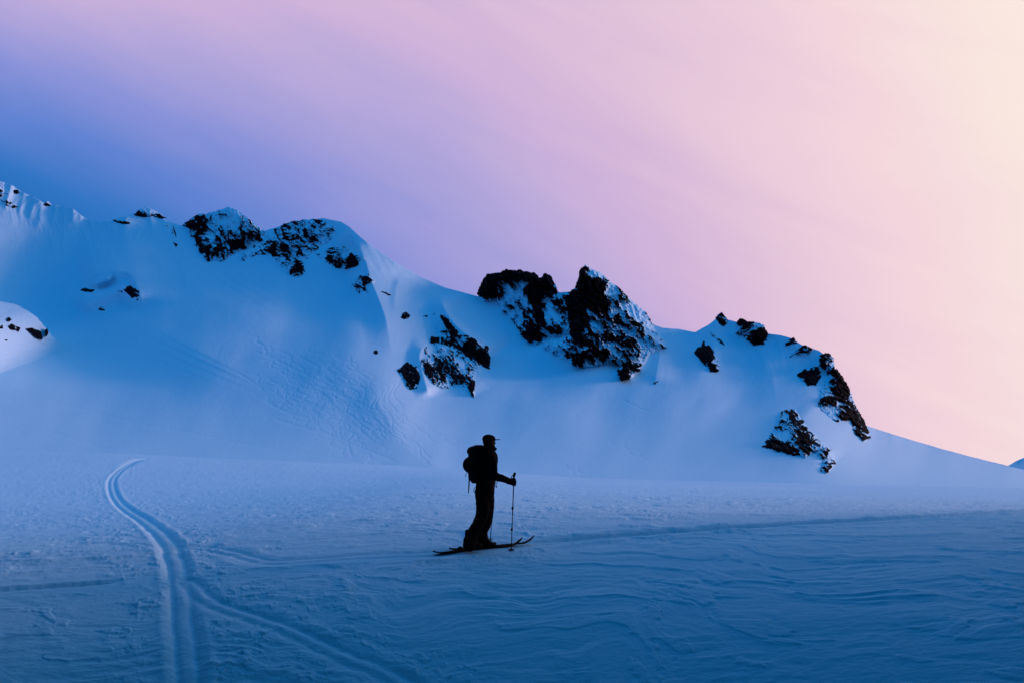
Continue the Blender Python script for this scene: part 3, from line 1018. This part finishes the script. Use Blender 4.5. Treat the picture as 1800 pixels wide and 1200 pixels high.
YAW = R(24)
FWD = np.array([math.cos(YAW), math.sin(YAW), 0])
LEFT = np.array([-math.sin(YAW), math.cos(YAW), 0])
UP = np.array([0, 0, 1.])


class Parts:
    def __init__(self):
        self.v = []
        self.f = []
        self.n = 0

    def add(self, v, f):
        self.v.append(np.asarray(v, float))
        self.f += [tuple(int(i) + self.n for i in q) for q in f]
        self.n += len(v)

    def loft(self, rings, cap=True):
        k = len(rings[0])
        v = np.vstack(rings)
        f = []
        for i in range(len(rings) - 1):
            for j in range(k):
                a, b = i * k + j, i * k + (j + 1) % k
                f.append((a, b, b + k, a + k))
        if cap:
            f.append(tuple(range(k))[::-1])
            f.append(tuple((len(rings) - 1) * k + j for j in range(k)))
        self.add(v, f)

    def limb(self, pts, rad, n=14, ref=None, flat=1., smooth=5, round_ends=True):
        """tapered tube through points"""
        P = catmull(np.asarray(pts, float), smooth) if len(pts) > 2 else np.linspace(pts[0], pts[1], 6)
        rr = np.interp(np.linspace(0, 1, len(P)), np.linspace(0, 1, len(rad)), rad)
        if round_ends:
            t0 = (P[0] - P[1]) / np.linalg.norm(P[0] - P[1])
            t1 = (P[-1] - P[-2]) / np.linalg.norm(P[-1] - P[-2])
            cap0 = [(P[0] + t0 * rr[0] * math.sin(a), rr[0] * math.cos(a)) for a in (1.35, 1.0, .5)]
            cap1 = [(P[-1] + t1 * rr[-1] * math.sin(a), rr[-1] * math.cos(a)) for a in (.5, 1.0, 1.35)]
            P = np.vstack([[c[0] for c in cap0], P, [c[0] for c in cap1]])
            rr = np.concatenate([[c[1] for c in cap0], rr, [c[1] for c in cap1]])
        T = np.gradient(P, axis=0)
        T /= np.linalg.norm(T, axis=1)[:, None]
        a0 = ref if ref is not None else (np.array([0, 1., 0]) if abs(T[0][1]) < .9 else np.array([1., 0, 0]))
        rings = []
        x = a0 - T[0] * np.dot(a0, T[0])
        for p, t, r_ in zip(P, T, rr):
            x = x - t * np.dot(x, t)
            x /= np.linalg.norm(x)
            y = np.cross(t, x)
            an = np.arange(n) / n * 2 * math.pi
            rings.append(p + r_ * (np.cos(an)[:, None] * x * flat + np.sin(an)[:, None] * y))
        self.loft(rings)

    def ellipses(self, rows, fwd=FWD, side=LEFT, n=28, power=2.0):
        """stack of (centre, half length forward, half width) outlines"""
        rings = []
        an = np.arange(n) / n * 2 * math.pi
        ca, sa = np.cos(an), np.sin(an)
        ca = np.sign(ca) * np.abs(ca) ** (2 / power)
        sa = np.sign(sa) * np.abs(sa) ** (2 / power)
        for c, a, b in rows:
            rings.append(np.asarray(c) + ca[:, None] * fwd * a + sa[:, None] * side * b)
        self.loft(rings)

    def ball(self, c, r, axes=None, n=16, m=10):
        ax = axes if axes is not None else np.eye(3)
        rings = []
        for i in range(1, m):
            p = -math.pi / 2 + math.pi * i / m
            an = np.arange(n) / n * 2 * math.pi
            loc = np.stack([np.cos(an) * math.cos(p) * r[0], np.sin(an) * math.cos(p) * r[1], np.full(n, math.sin(p) * r[2])], -1)
            rings.append(np.asarray(c) + loc @ ax)
        self.loft(rings)

    def mesh(self, name, voxel=None, smooth=0, wrinkle=0., seed=1, shade=True):
        V = np.vstack(self.v)
        me = bpy.data.meshes.new(name)
        me.from_pydata([tuple(p) for p in V], [], self.f)
        me.update()
        if voxel:
            tmp = bpy.data.objects.new('tmp', me)
            COL.objects.link(tmp)
            md = tmp.modifiers.new('r', 'REMESH')
            md.mode = 'VOXEL'
            md.voxel_size = voxel
            if smooth:
                ms = tmp.modifiers.new('s', 'SMOOTH')
                ms.factor = .5
                ms.iterations = smooth
            dg_ = bpy.context.evaluated_depsgraph_get()
            me2 = bpy.data.meshes.new_from_object(tmp.evaluated_get(dg_), depsgraph=dg_)
            bpy.data.objects.remove(tmp, do_unlink=True)
            bpy.data.meshes.remove(me)
            me = me2
            me.name = name
            if wrinkle:
                n = len(me.vertices)
                co = np.zeros(n * 3, np.float32)
                no = np.zeros(n * 3, np.float32)
                me.vertices.foreach_get('co', co)
                me.vertices.foreach_get('normal', no)
                co = co.reshape(-1, 3).astype(float)
                no = no.reshape(-1, 3)
                w = .6 * fbm(co[:, 0] * 6 + co[:, 2] * 3, co[:, 2] * 5 + co[:, 1] * 6, 3, seed) + .5 * ridged(co[:, 0] * 7 - co[:, 2] * 4, co[:, 2] * 4 + co[:, 0] * 5, 2, seed + 3) - .2
                co += no * (w * wrinkle)[:, None]
                me.vertices.foreach_set('co', co.astype(np.float32).ravel())
                me.update()
        me.polygons.foreach_set('use_smooth', np.full(len(me.polygons), shade, dtype=bool))
        return me


# key points of the pose (right arm and leg are nearest the camera)
hip_r, knee_r, ank_r = S(848, 866, -.09), S(847, 906, -.14), S(827.5, 951, -.16)
hip_l, knee_l, ank_l = S(855, 866, .09), S(856, 907, .14), S(849, 951, .12)
sho_r, elb_r, han_r = S(862, 803, -.17), S(869.5, 837, -.25), S(900.5, 850, -.22)
sho_l, elb_l, han_l = S(850, 803, .18), S(856, 838, .28), S(866, 845, .42)
head = S(859, 778.5, .0)

body = Parts()
body.ellipses([(S(851, 872), .11, .15), (S(851.5, 860), .13, .17), (S(852, 848), .12, .155), (S(853, 832), .12, .16), (S(855, 815), .13, .18), (S(856, 803), .11, .17), (S(857, 796), .07, .09)])
body.limb([S(857, 800), S(858, 790), S(859, 783)], [.062, .056, .058])
ha = np.stack([FWD, LEFT, UP])
body.ball(head + UP * .012, (.098, .075, .108), ha)
body.ball(head + FWD * .035 - UP * .055, (.062, .055, .058), ha)          # jaw and chin
body.limb([head + FWD * .088 + UP * .012, head + FWD * .108 - UP * .022], [.012, .016], 8)   # nose
body.limb([head + FWD * .082 + LEFT * .02 - UP * .052, head + FWD * .082 - LEFT * .02 - UP * .052], [.011, .011], 8)   # mouth
for sgn in (-1, 1):
    body.ball(head + LEFT * sgn * .074 - UP * .005, (.022, .010, .032), ha, 10, 6)
for a, b, c in ((hip_r, knee_r, ank_r), (hip_l, knee_l, ank_l)):
    body.limb([a, .5 * (a + b), b, .6 * b + .4 * c, c], [.085, .08, .058, .058, .04])
    body.limb([c, c + FWD * .06 - UP * .06, c + FWD * .15 - UP * .075], [.042, .04, .032])
for a, b, c in ((sho_r, elb_r, han_r), (sho_l, elb_l, han_l)):
    body.limb([a, .5 * (a + b), b, .5 * (b + c), c], [.058, .05, .042, .04, .028])
person = link('person', body.mesh('person', .014, 3), M_SKIN, label='ski tourer in cap and dark clothes standing on skis with both poles, facing right', cat='person')
person.location = ORG

jk = Parts()
jk.ellipses([(S(851.5, 874), .135, .185), (S(851.5, 866), .15, .195), (S(852, 853), .142, .18), (S(854, 836), .15, .185), (S(856, 818), .155, .20), (S(857, 807), .145, .20), (S(857, 799), .115, .155), (S(858, 793), .085, .095),
             (S(860, 788), .085, .085), (S(861, 785), .08, .08)])
jk.ball(S(862.5, 791, 0), (.10, .085, .04), ha)             # stand-up collar
jk.limb([sho_r + UP * .01, .5 * (sho_r + elb_r), elb_r, .5 * (elb_r + han_r), .86 * han_r + .14 * elb_r], [.082, .076, .066, .056, .050])
jk.limb([sho_l + UP * .01, .5 * (sho_l + elb_l), elb_l, .5 * (elb_l + han_l), .86 * han_l + .14 * elb_l], [.082, .076, .066, .056, .050])
jk.ball(S(868, 806, -.10), (.05, .06, .07), ha)             # chest pocket
jk.ball(S(848, 790, 0), (.075, .09, .055), ha)                # folded hood
link('jacket', jk.mesh('jacket', .011, 2, .009, 3), M_JACKET, person)
tr = Parts()
tr.ellipses([(S(851, 862), .14, .18), (S(851, 872), .14, .18), (S(851.5, 880), .12, .17)])
tr.limb([hip_r, S(849, 886, -.12), knee_r, S(841, 920, -.15), S(832.5, 935, -.16), S(827, 948, -.16), S(826, 957, -.16)], [.11, .102, .090, .082, .084, .092, .098], 18, FWD, 1.12)
tr.limb([hip_l, S(857, 886, .12), knee_l, S(854, 921, .14), S(848.5, 935, .13), S(846.5, 947, .12), S(846, 956, .12)], [.11, .096, .084, .074, .070, .072, .078], 18, FWD, 1.12)
tr.ball(S(849, 889, -.20), (.06, .03, .08), ha)             # thigh pocket
link('trousers', tr.mesh('trousers', .011, 2, .010, 5), M_PANTS, person)

for c, fw in ((ank_r, S(0, 0)), (ank_l, S(0, 0))):
    bt = Parts()
    base = np.array([c[0], c[1], 0.055])
    bt.ellipses([(base + FWD * .055 - UP * .025, .155, .05), (base + FWD * .055, .160, .054), (base + FWD * .05 + UP * .035, .145, .052), (base + FWD * .02 + UP * .075, .105, .052), (base - FWD * .005 + UP * .12, .082, .056), (base - FWD * .01 + UP * .22, .078, .060), (base - FWD * .01 + UP * .27, .07, .056)], n=24, power=2.6)
    bo = link('boot', bt.mesh('boot', .010, 2), M_BLACK, person)
    for kz in (.055, .13, .20):
        bk = Parts()
        bk.limb([base + UP * kz + FWD * (.09 - kz * .3) - LEFT * .055, base + UP * kz + FWD * (.12 - kz * .3), base + UP * kz + FWD * (.09 - kz * .3) + LEFT * .055], [.011, .012, .011], 8)
        link('buckle', bk.mesh('buckle'), M_METAL, bo)

# cap: crown, visor
cp = Parts()
cp.ellipses([(head + UP * .020 - FWD * .002, .112, .090), (head + UP * .045 - FWD * .004, .113, .091), (head + UP * .078 - FWD * .006, .103, .084), (head + UP * .102 - FWD * .008, .078, .064), (head + UP * .116 - FWD * .010, .040, .034), (head + UP * .120 - FWD * .010, .012, .012)], n=28)
cap = link('cap', cp.mesh('cap', .007, 2), M_JACKET, person)
vz = Parts()
rg = []
for tt_, dz in ((0., .0), (.5, .004), (1., .004)):
    pass
an = np.linspace(-1.15, 1.15, 15)
vin = [head + UP * .042 + FWD * .105 * math.cos(a) + LEFT * .088 * math.sin(a) for a in an]
vout = [head + UP * (.047 - .012 * abs(math.sin(a)) ** 2) + FWD * (.105 + .092 * max(0, math.cos(a * 1.25)) ** .6) * math.cos(a * .92) + LEFT * .092 * math.sin(a) for a in an]
vv_ = vin + vout
vv2 = [p - UP * .011 for p in vv_]
n_ = len(an)
fcs = []
for i in range(n_ - 1):
    fcs += [(i, i + 1, n_ + i + 1, n_ + i), (2 * n_ + i + 1, 2 * n_ + i, 3 * n_ + i, 3 * n_ + i + 1), (n_ + i, n_ + i + 1, 3 * n_ + i + 1, 3 * n_ + i), (i + 1, i, 2 * n_ + i, 2 * n_ + i + 1)]
fcs += [(0, n_, 3 * n_, 2 * n_), (2 * n_ - 1, n_ - 1, 3 * n_ - 1, 4 * n_ - 1)]
vz.add(vv_ + vv2, fcs)
link('visor', vz.mesh('visor'), M_JACKET, cap)
for sgn in (-1, 1):
    ey = Parts()
    ey.ball(head + FWD * .086 + LEFT * sgn * .030 + UP * .006, (.012, .012, .010), ha, 10, 6)
    link('eye', ey.mesh('eye'), M_BLACK, person)
hr = Parts()
hr.ellipses([(head - UP * .055 - FWD * .050, .04, .052), (head - UP * .02 - FWD * .035, .068, .078), (head + UP * .03 - FWD * .01, .10, .084)], n=20)
link('hair', hr.mesh('hair', .009, 2), M_BLACK, person)


# ------------------------------------------------------------------ poles and gloved hands
def pole(top, tip, label, grip_tilt):
    t, b = np.asarray(top), np.asarray(tip)
    ax = (b - t) / np.linalg.norm(b - t)
    ln = np.linalg.norm(b - t)
    root = bpy.data.objects.new('ski_pole', None)
    COL.objects.link(root)
    root.location = ORG + b
    root['label'] = label
    root['category'] = 'ski pole'
    root['group'] = 'ski poles'
    q = lambda d: t + ax * d - b
    p = Parts()
    p.limb([q(.17), q(ln * .52)], [.0085, .0085], 10, round_ends=False)
    link('upper_shaft', p.mesh('upper_shaft'), M_METAL, root)
    p = Parts()
    p.limb([q(ln * .52), q(ln - .06)], [.0070, .0070], 10, round_ends=False)
    p.limb([q(ln - .06), q(ln + .03)], [.0062, .0030], 8, round_ends=False)
    link('lower_shaft', p.mesh('lower_shaft'), M_METAL, root)
    p = Parts()
    g = FWD * .6 + UP * .4
    p.limb([q(-.012) + FWD * .012, q(.02), q(.05), q(.09), q(.14), q(.19)], [.020, .021, .016, .018, .016, .014], 12)
    p.limb([q(.0) + FWD * .006, q(.0) + FWD * .026 - UP * .006], [.014, .010], 8)
    link('grip', p.mesh('grip'), M_BLACK, root)
    p = Parts()
    p.limb([q(.01), q(.03) - FWD * .035, q(.08) - FWD * .050, q(.13) - FWD * .045], [.006, .006, .007, .007], 8, LEFT, 2.0)
    link('wrist_strap', p.mesh('wrist_strap'), M_STRAP, root)
    for d in (.43, .70):
        p = Parts()
        c = q(ln * d)
        p.limb([c - ax * .022, c + ax * .022], [.013, .013], 10)
        p.limb([c - ax * .012 - FWD * .008, c + ax * .012 - FWD * .018], [.008, .007], 8)
        link('clamp', p.mesh('clamp'), M_BLACK, root)
    p = Parts()
    c = q(ln - .055)
    an_ = np.arange(20) / 20 * 2 * math.pi
    xa, ya = np.array([1., 0, 0]), np.array([0, 1., 0])
    rings = []
    for rr_, dz in ((.012, .014), (.03, .010), (.052, .004), (.055, -.002), (.03, -.004), (.012, -.004)):
        rings.append(c + UP * dz + rr_ * (np.cos(an_)[:, None] * xa + np.sin(an_)[:, None] * ya))
    p.loft(rings)
    link('basket', p.mesh('basket', shade=False), M_BLACK, root)
    return root


def ground_local(u, v):
    return hit([u], [v])[0] - ORG


tip_n = ground_local(898.5, 967) - UP * .04
top_n = S(903, 835.5, -.20)
pole(top_n, tip_n, 'near ski pole held in front of the skier, its full length in view', 0)
tip_f = ground_local(861.5, 949.5) - UP * .03
sc_f = (16.0 + .42) / 16.0
top_f = np.array([(869.0 - 845) * PX * sc_f, .45, (965.5 - 829) * PX * sc_f])
top_f[2] = S(0, 831)[2] * 1.0
pole(top_f, tip_f, 'far ski pole mostly hidden behind the skier, its basket seen past the knees', 0)


def glove(top, tip, wrist, out):
    """hand closed round the grip: palm, four curled fingers, thumb"""
    ax = (tip - top) / np.linalg.norm(tip - top)
    c = top + ax * .125
    w = wrist - c
    w = w - ax * np.dot(w, ax)
    w /= np.linalg.norm(w)              # from the pole back towards the wrist
    s = np.cross(ax, w)
    s = s if np.dot(s, out) > 0 else -s
    p = Parts()
    p.ball(c + w * .040, (.034, .026, .050), np.stack([w, s, ax]))
    p.limb([c + w * .06, .55 * (c + w * .06) + .45 * wrist, wrist], [.033, .034, .040], 12)
    for i in range(4):
        h = -.036 + .024 * i
        ln_ = (.9, 1., .97, .82)[i]
        ptsf = []
        for a in np.linspace(-.35, 2.9 * ln_, 7):
            rad = .034
            ptsf.append(c + ax * (h + .004 * a) + rad * (w * math.cos(a) + s * math.sin(a)))
        p.limb(ptsf, [.014, .0135, .0125, .0115], 8, smooth=3)
    ptst = [c + w * .05 - ax * .03, c + w * .025 - s * .034 - ax * .045, c - w * .012 - s * .034 - ax * .05, c - w * .034 - s * .012 - ax * .045]
    p.limb(ptst, [.018, .015, .014, .012], 8, smooth=3)
    link('glove', p.mesh('glove', .006, 1), M_BLACK, person)


glove(top_n, tip_n, .78 * (han_r) + .22 * elb_r, -LEFT)
glove(top_f, tip_f, .80 * (han_l) + .20 * elb_l, LEFT)

# ------------------------------------------------------------------ backpack
pk = bpy.data.objects.new('backpack', None)
COL.objects.link(pk)
PKO = S(832, 850, 0)
pk.location = ORG + PKO
pk['label'] = 'dark backpack with round bulge and dangling strap on the skier\'s back'
pk['category'] = 'backpack'


def packpart(name, p, mat, **kw):
    m = p.mesh(name, **kw)
    n = len(m.vertices)
    co = np.zeros(n * 3, np.float32)
    m.vertices.foreach_get('co', co)
    co = co.reshape(-1, 3) - PKO.astype(np.float32)
    m.vertices.foreach_set('co', co.ravel())
    m.update()
    return link(name, m, mat, pk)


p = Parts()
p.ellipses([(S(839, 851), .075, .10), (S(837, 846), .10, .13), (S(836, 832), .115, .15), (S(836, 815), .12, .155), (S(836.5, 803), .12, .15), (S(837, 797), .115, .14)], power=3.2)
packpart('pack_body', p, M_PACK, voxel=.012, smooth=2, wrinkle=.006, seed=8)
p = Parts()
p.ellipses([(S(836, 800), .125, .145), (S(835.5, 794), .135, .15), (S(837, 789), .125, .14), (S(840, 785.5), .075, .10), (S(841, 784), .03, .05)], power=2.8)
p.limb([S(826, 793, -.02), S(821.5, 791.5, -.02)], [.012, .008], 8)
packpart('lid', p, M_PACK, voxel=.011, smooth=2, wrinkle=.005, seed=9)
p = Parts()
p.ball(S(826, 819, -.02), (.125, .12, .135), np.stack([FWD, LEFT, UP]))
packpart('round_bulge', p, M_PACK, voxel=.012, smooth=2)
p = Parts()
p.limb([S(823.5, 835, -.06), S(824.3, 846, -.06), S(824.0, 858, -.06), S(823.4, 868, -.06)], [.010, .011, .012, .007], 8, FWD, 1.0)
packpart('hanging_strap', p, M_STRAP)
p = Parts()
p.limb([S(820, 833, -.06), S(818.6, 836, -.06), S(818.3, 840, -.06)], [.006, .005, .005], 6)
packpart('loop', p, M_STRAP)
p = Parts()
p.limb([S(836, 857, -.16), S(833.5, 861, -.17), S(833.6, 866, -.17), S(836.5, 869, -.16)], [.005, .005, .005, .005], 6)
packpart('loop', p, M_STRAP)
p = Parts()
p.limb([S(870, 846, -.18), S(875, 848, -.18), S(872, 851, -.18), S(873, 858.5, -.18), S(870, 854, -.18), S(868.5, 849, -.18)], [.006, .006, .005, .006, .005, .005], 6)
packpart('hip_belt_end', p, M_STRAP)
p = Parts()
p.limb([S(838, 848, -.12), S(850, 851, -.20), S(864, 850, -.13), S(869, 849, .0)], [.022, .024, .02, .018], 8, UP, 1.6)
packpart('hip_belt', p, M_PACK)
for sg in (-1, 1):
    p = Parts()
    o_ = LEFT * sg * .10
    p.limb([S(842, 797) + o_, S(852, 791.5) + o_, S(862, 795) + o_, S(868, 806) + o_ * 1.1, S(864, 826) + o_ * 1.35, S(848, 838) + o_ * 1.6], [.016, .018, .02, .018, .014, .01], 8, LEFT, 1.7)
    packpart('shoulder_strap', p, M_PACK)


# ------------------------------------------------------------------ skis
def ski(tail_px, tip_px, shovel, label, boot_c, tailup):
    a = hit([tail_px[0]], [tail_px[1]])[0]
    b = hit([tip_px[0]], [tip_px[1]])[0]
    ax = (b - a) / np.linalg.norm(b - a)
    ln = np.linalg.norm(b - a)
    sd_ = np.cross(UP, ax)
    sd_ /= np.linalg.norm(sd_)
    nm = np.cross(ax, sd_)
    root = bpy.data.objects.new('ski', None)
    COL.objects.link(root)
    root.location = a
    root['label'] = label
    root['category'] = 'ski'
    root['group'] = 'skis'
    n = 40
    rings = []
    for i in range(n + 1):
        t = i / n
        d = t * (ln + shovel)
        x = d - ln
        up = 0.
        if x > -.06:
            up = ((x + .06) ** 2) / (shovel + .06) * .45
        if d < .16:
            up = ((.16 - d) / .16) ** 2 * tailup
        w = .052 - .012 * math.sin(min(1, d / ln) * math.pi)
        if x > 0:
            w *= math.sqrt(max(0.02, 1 - (x / shovel) ** 2))
        if d < .05:
            w *= .6 + .4 * d / .05
        c = ax * d + nm * (up + .008)
        th = .011 if x < 0 else .008
        rings.append(np.array([c - sd_ * w - nm * th, c + sd_ * w - nm * th, c + sd_ * w * .93 + nm * th, c - sd_ * w * .93 + nm * th]))
    p = Parts()
    p.loft(rings)
    link('ski_blade', p.mesh('ski_blade', shade=False), M_SKI, root)
    # binding under the boot
    bc = ORG + boot_c - a
    d0_ = np.dot(bc, ax)
    for nm_, off, size in (('toe_piece', .20, (.045, .040, .030)), ('heel_piece', -.12, (.05, .036, .035))):
        p = Parts()
        c = ax * (d0_ + off) + nm * (.024 + size[2] * .5)
        p.ball(c, size, np.stack([ax, sd_, nm]), 12, 8)
        p.limb([c - sd_ * .03, c + sd_ * .03], [.012, .012], 8)
        link(nm_, p.mesh(nm_), M_METAL, root)
    return root


ski((762, 973.5), (902, 958.0), .17, 'near ski under the skier\'s trailing boot, its tail showing behind', np.array([ank_r[0], ank_r[1], 0]), .035)
ski((790, 966.5), (922, 954.5), .18, 'far ski reaching further forward, its raised tip ahead of the other', np.array([ank_l[0], ank_l[1], 0]), .02)
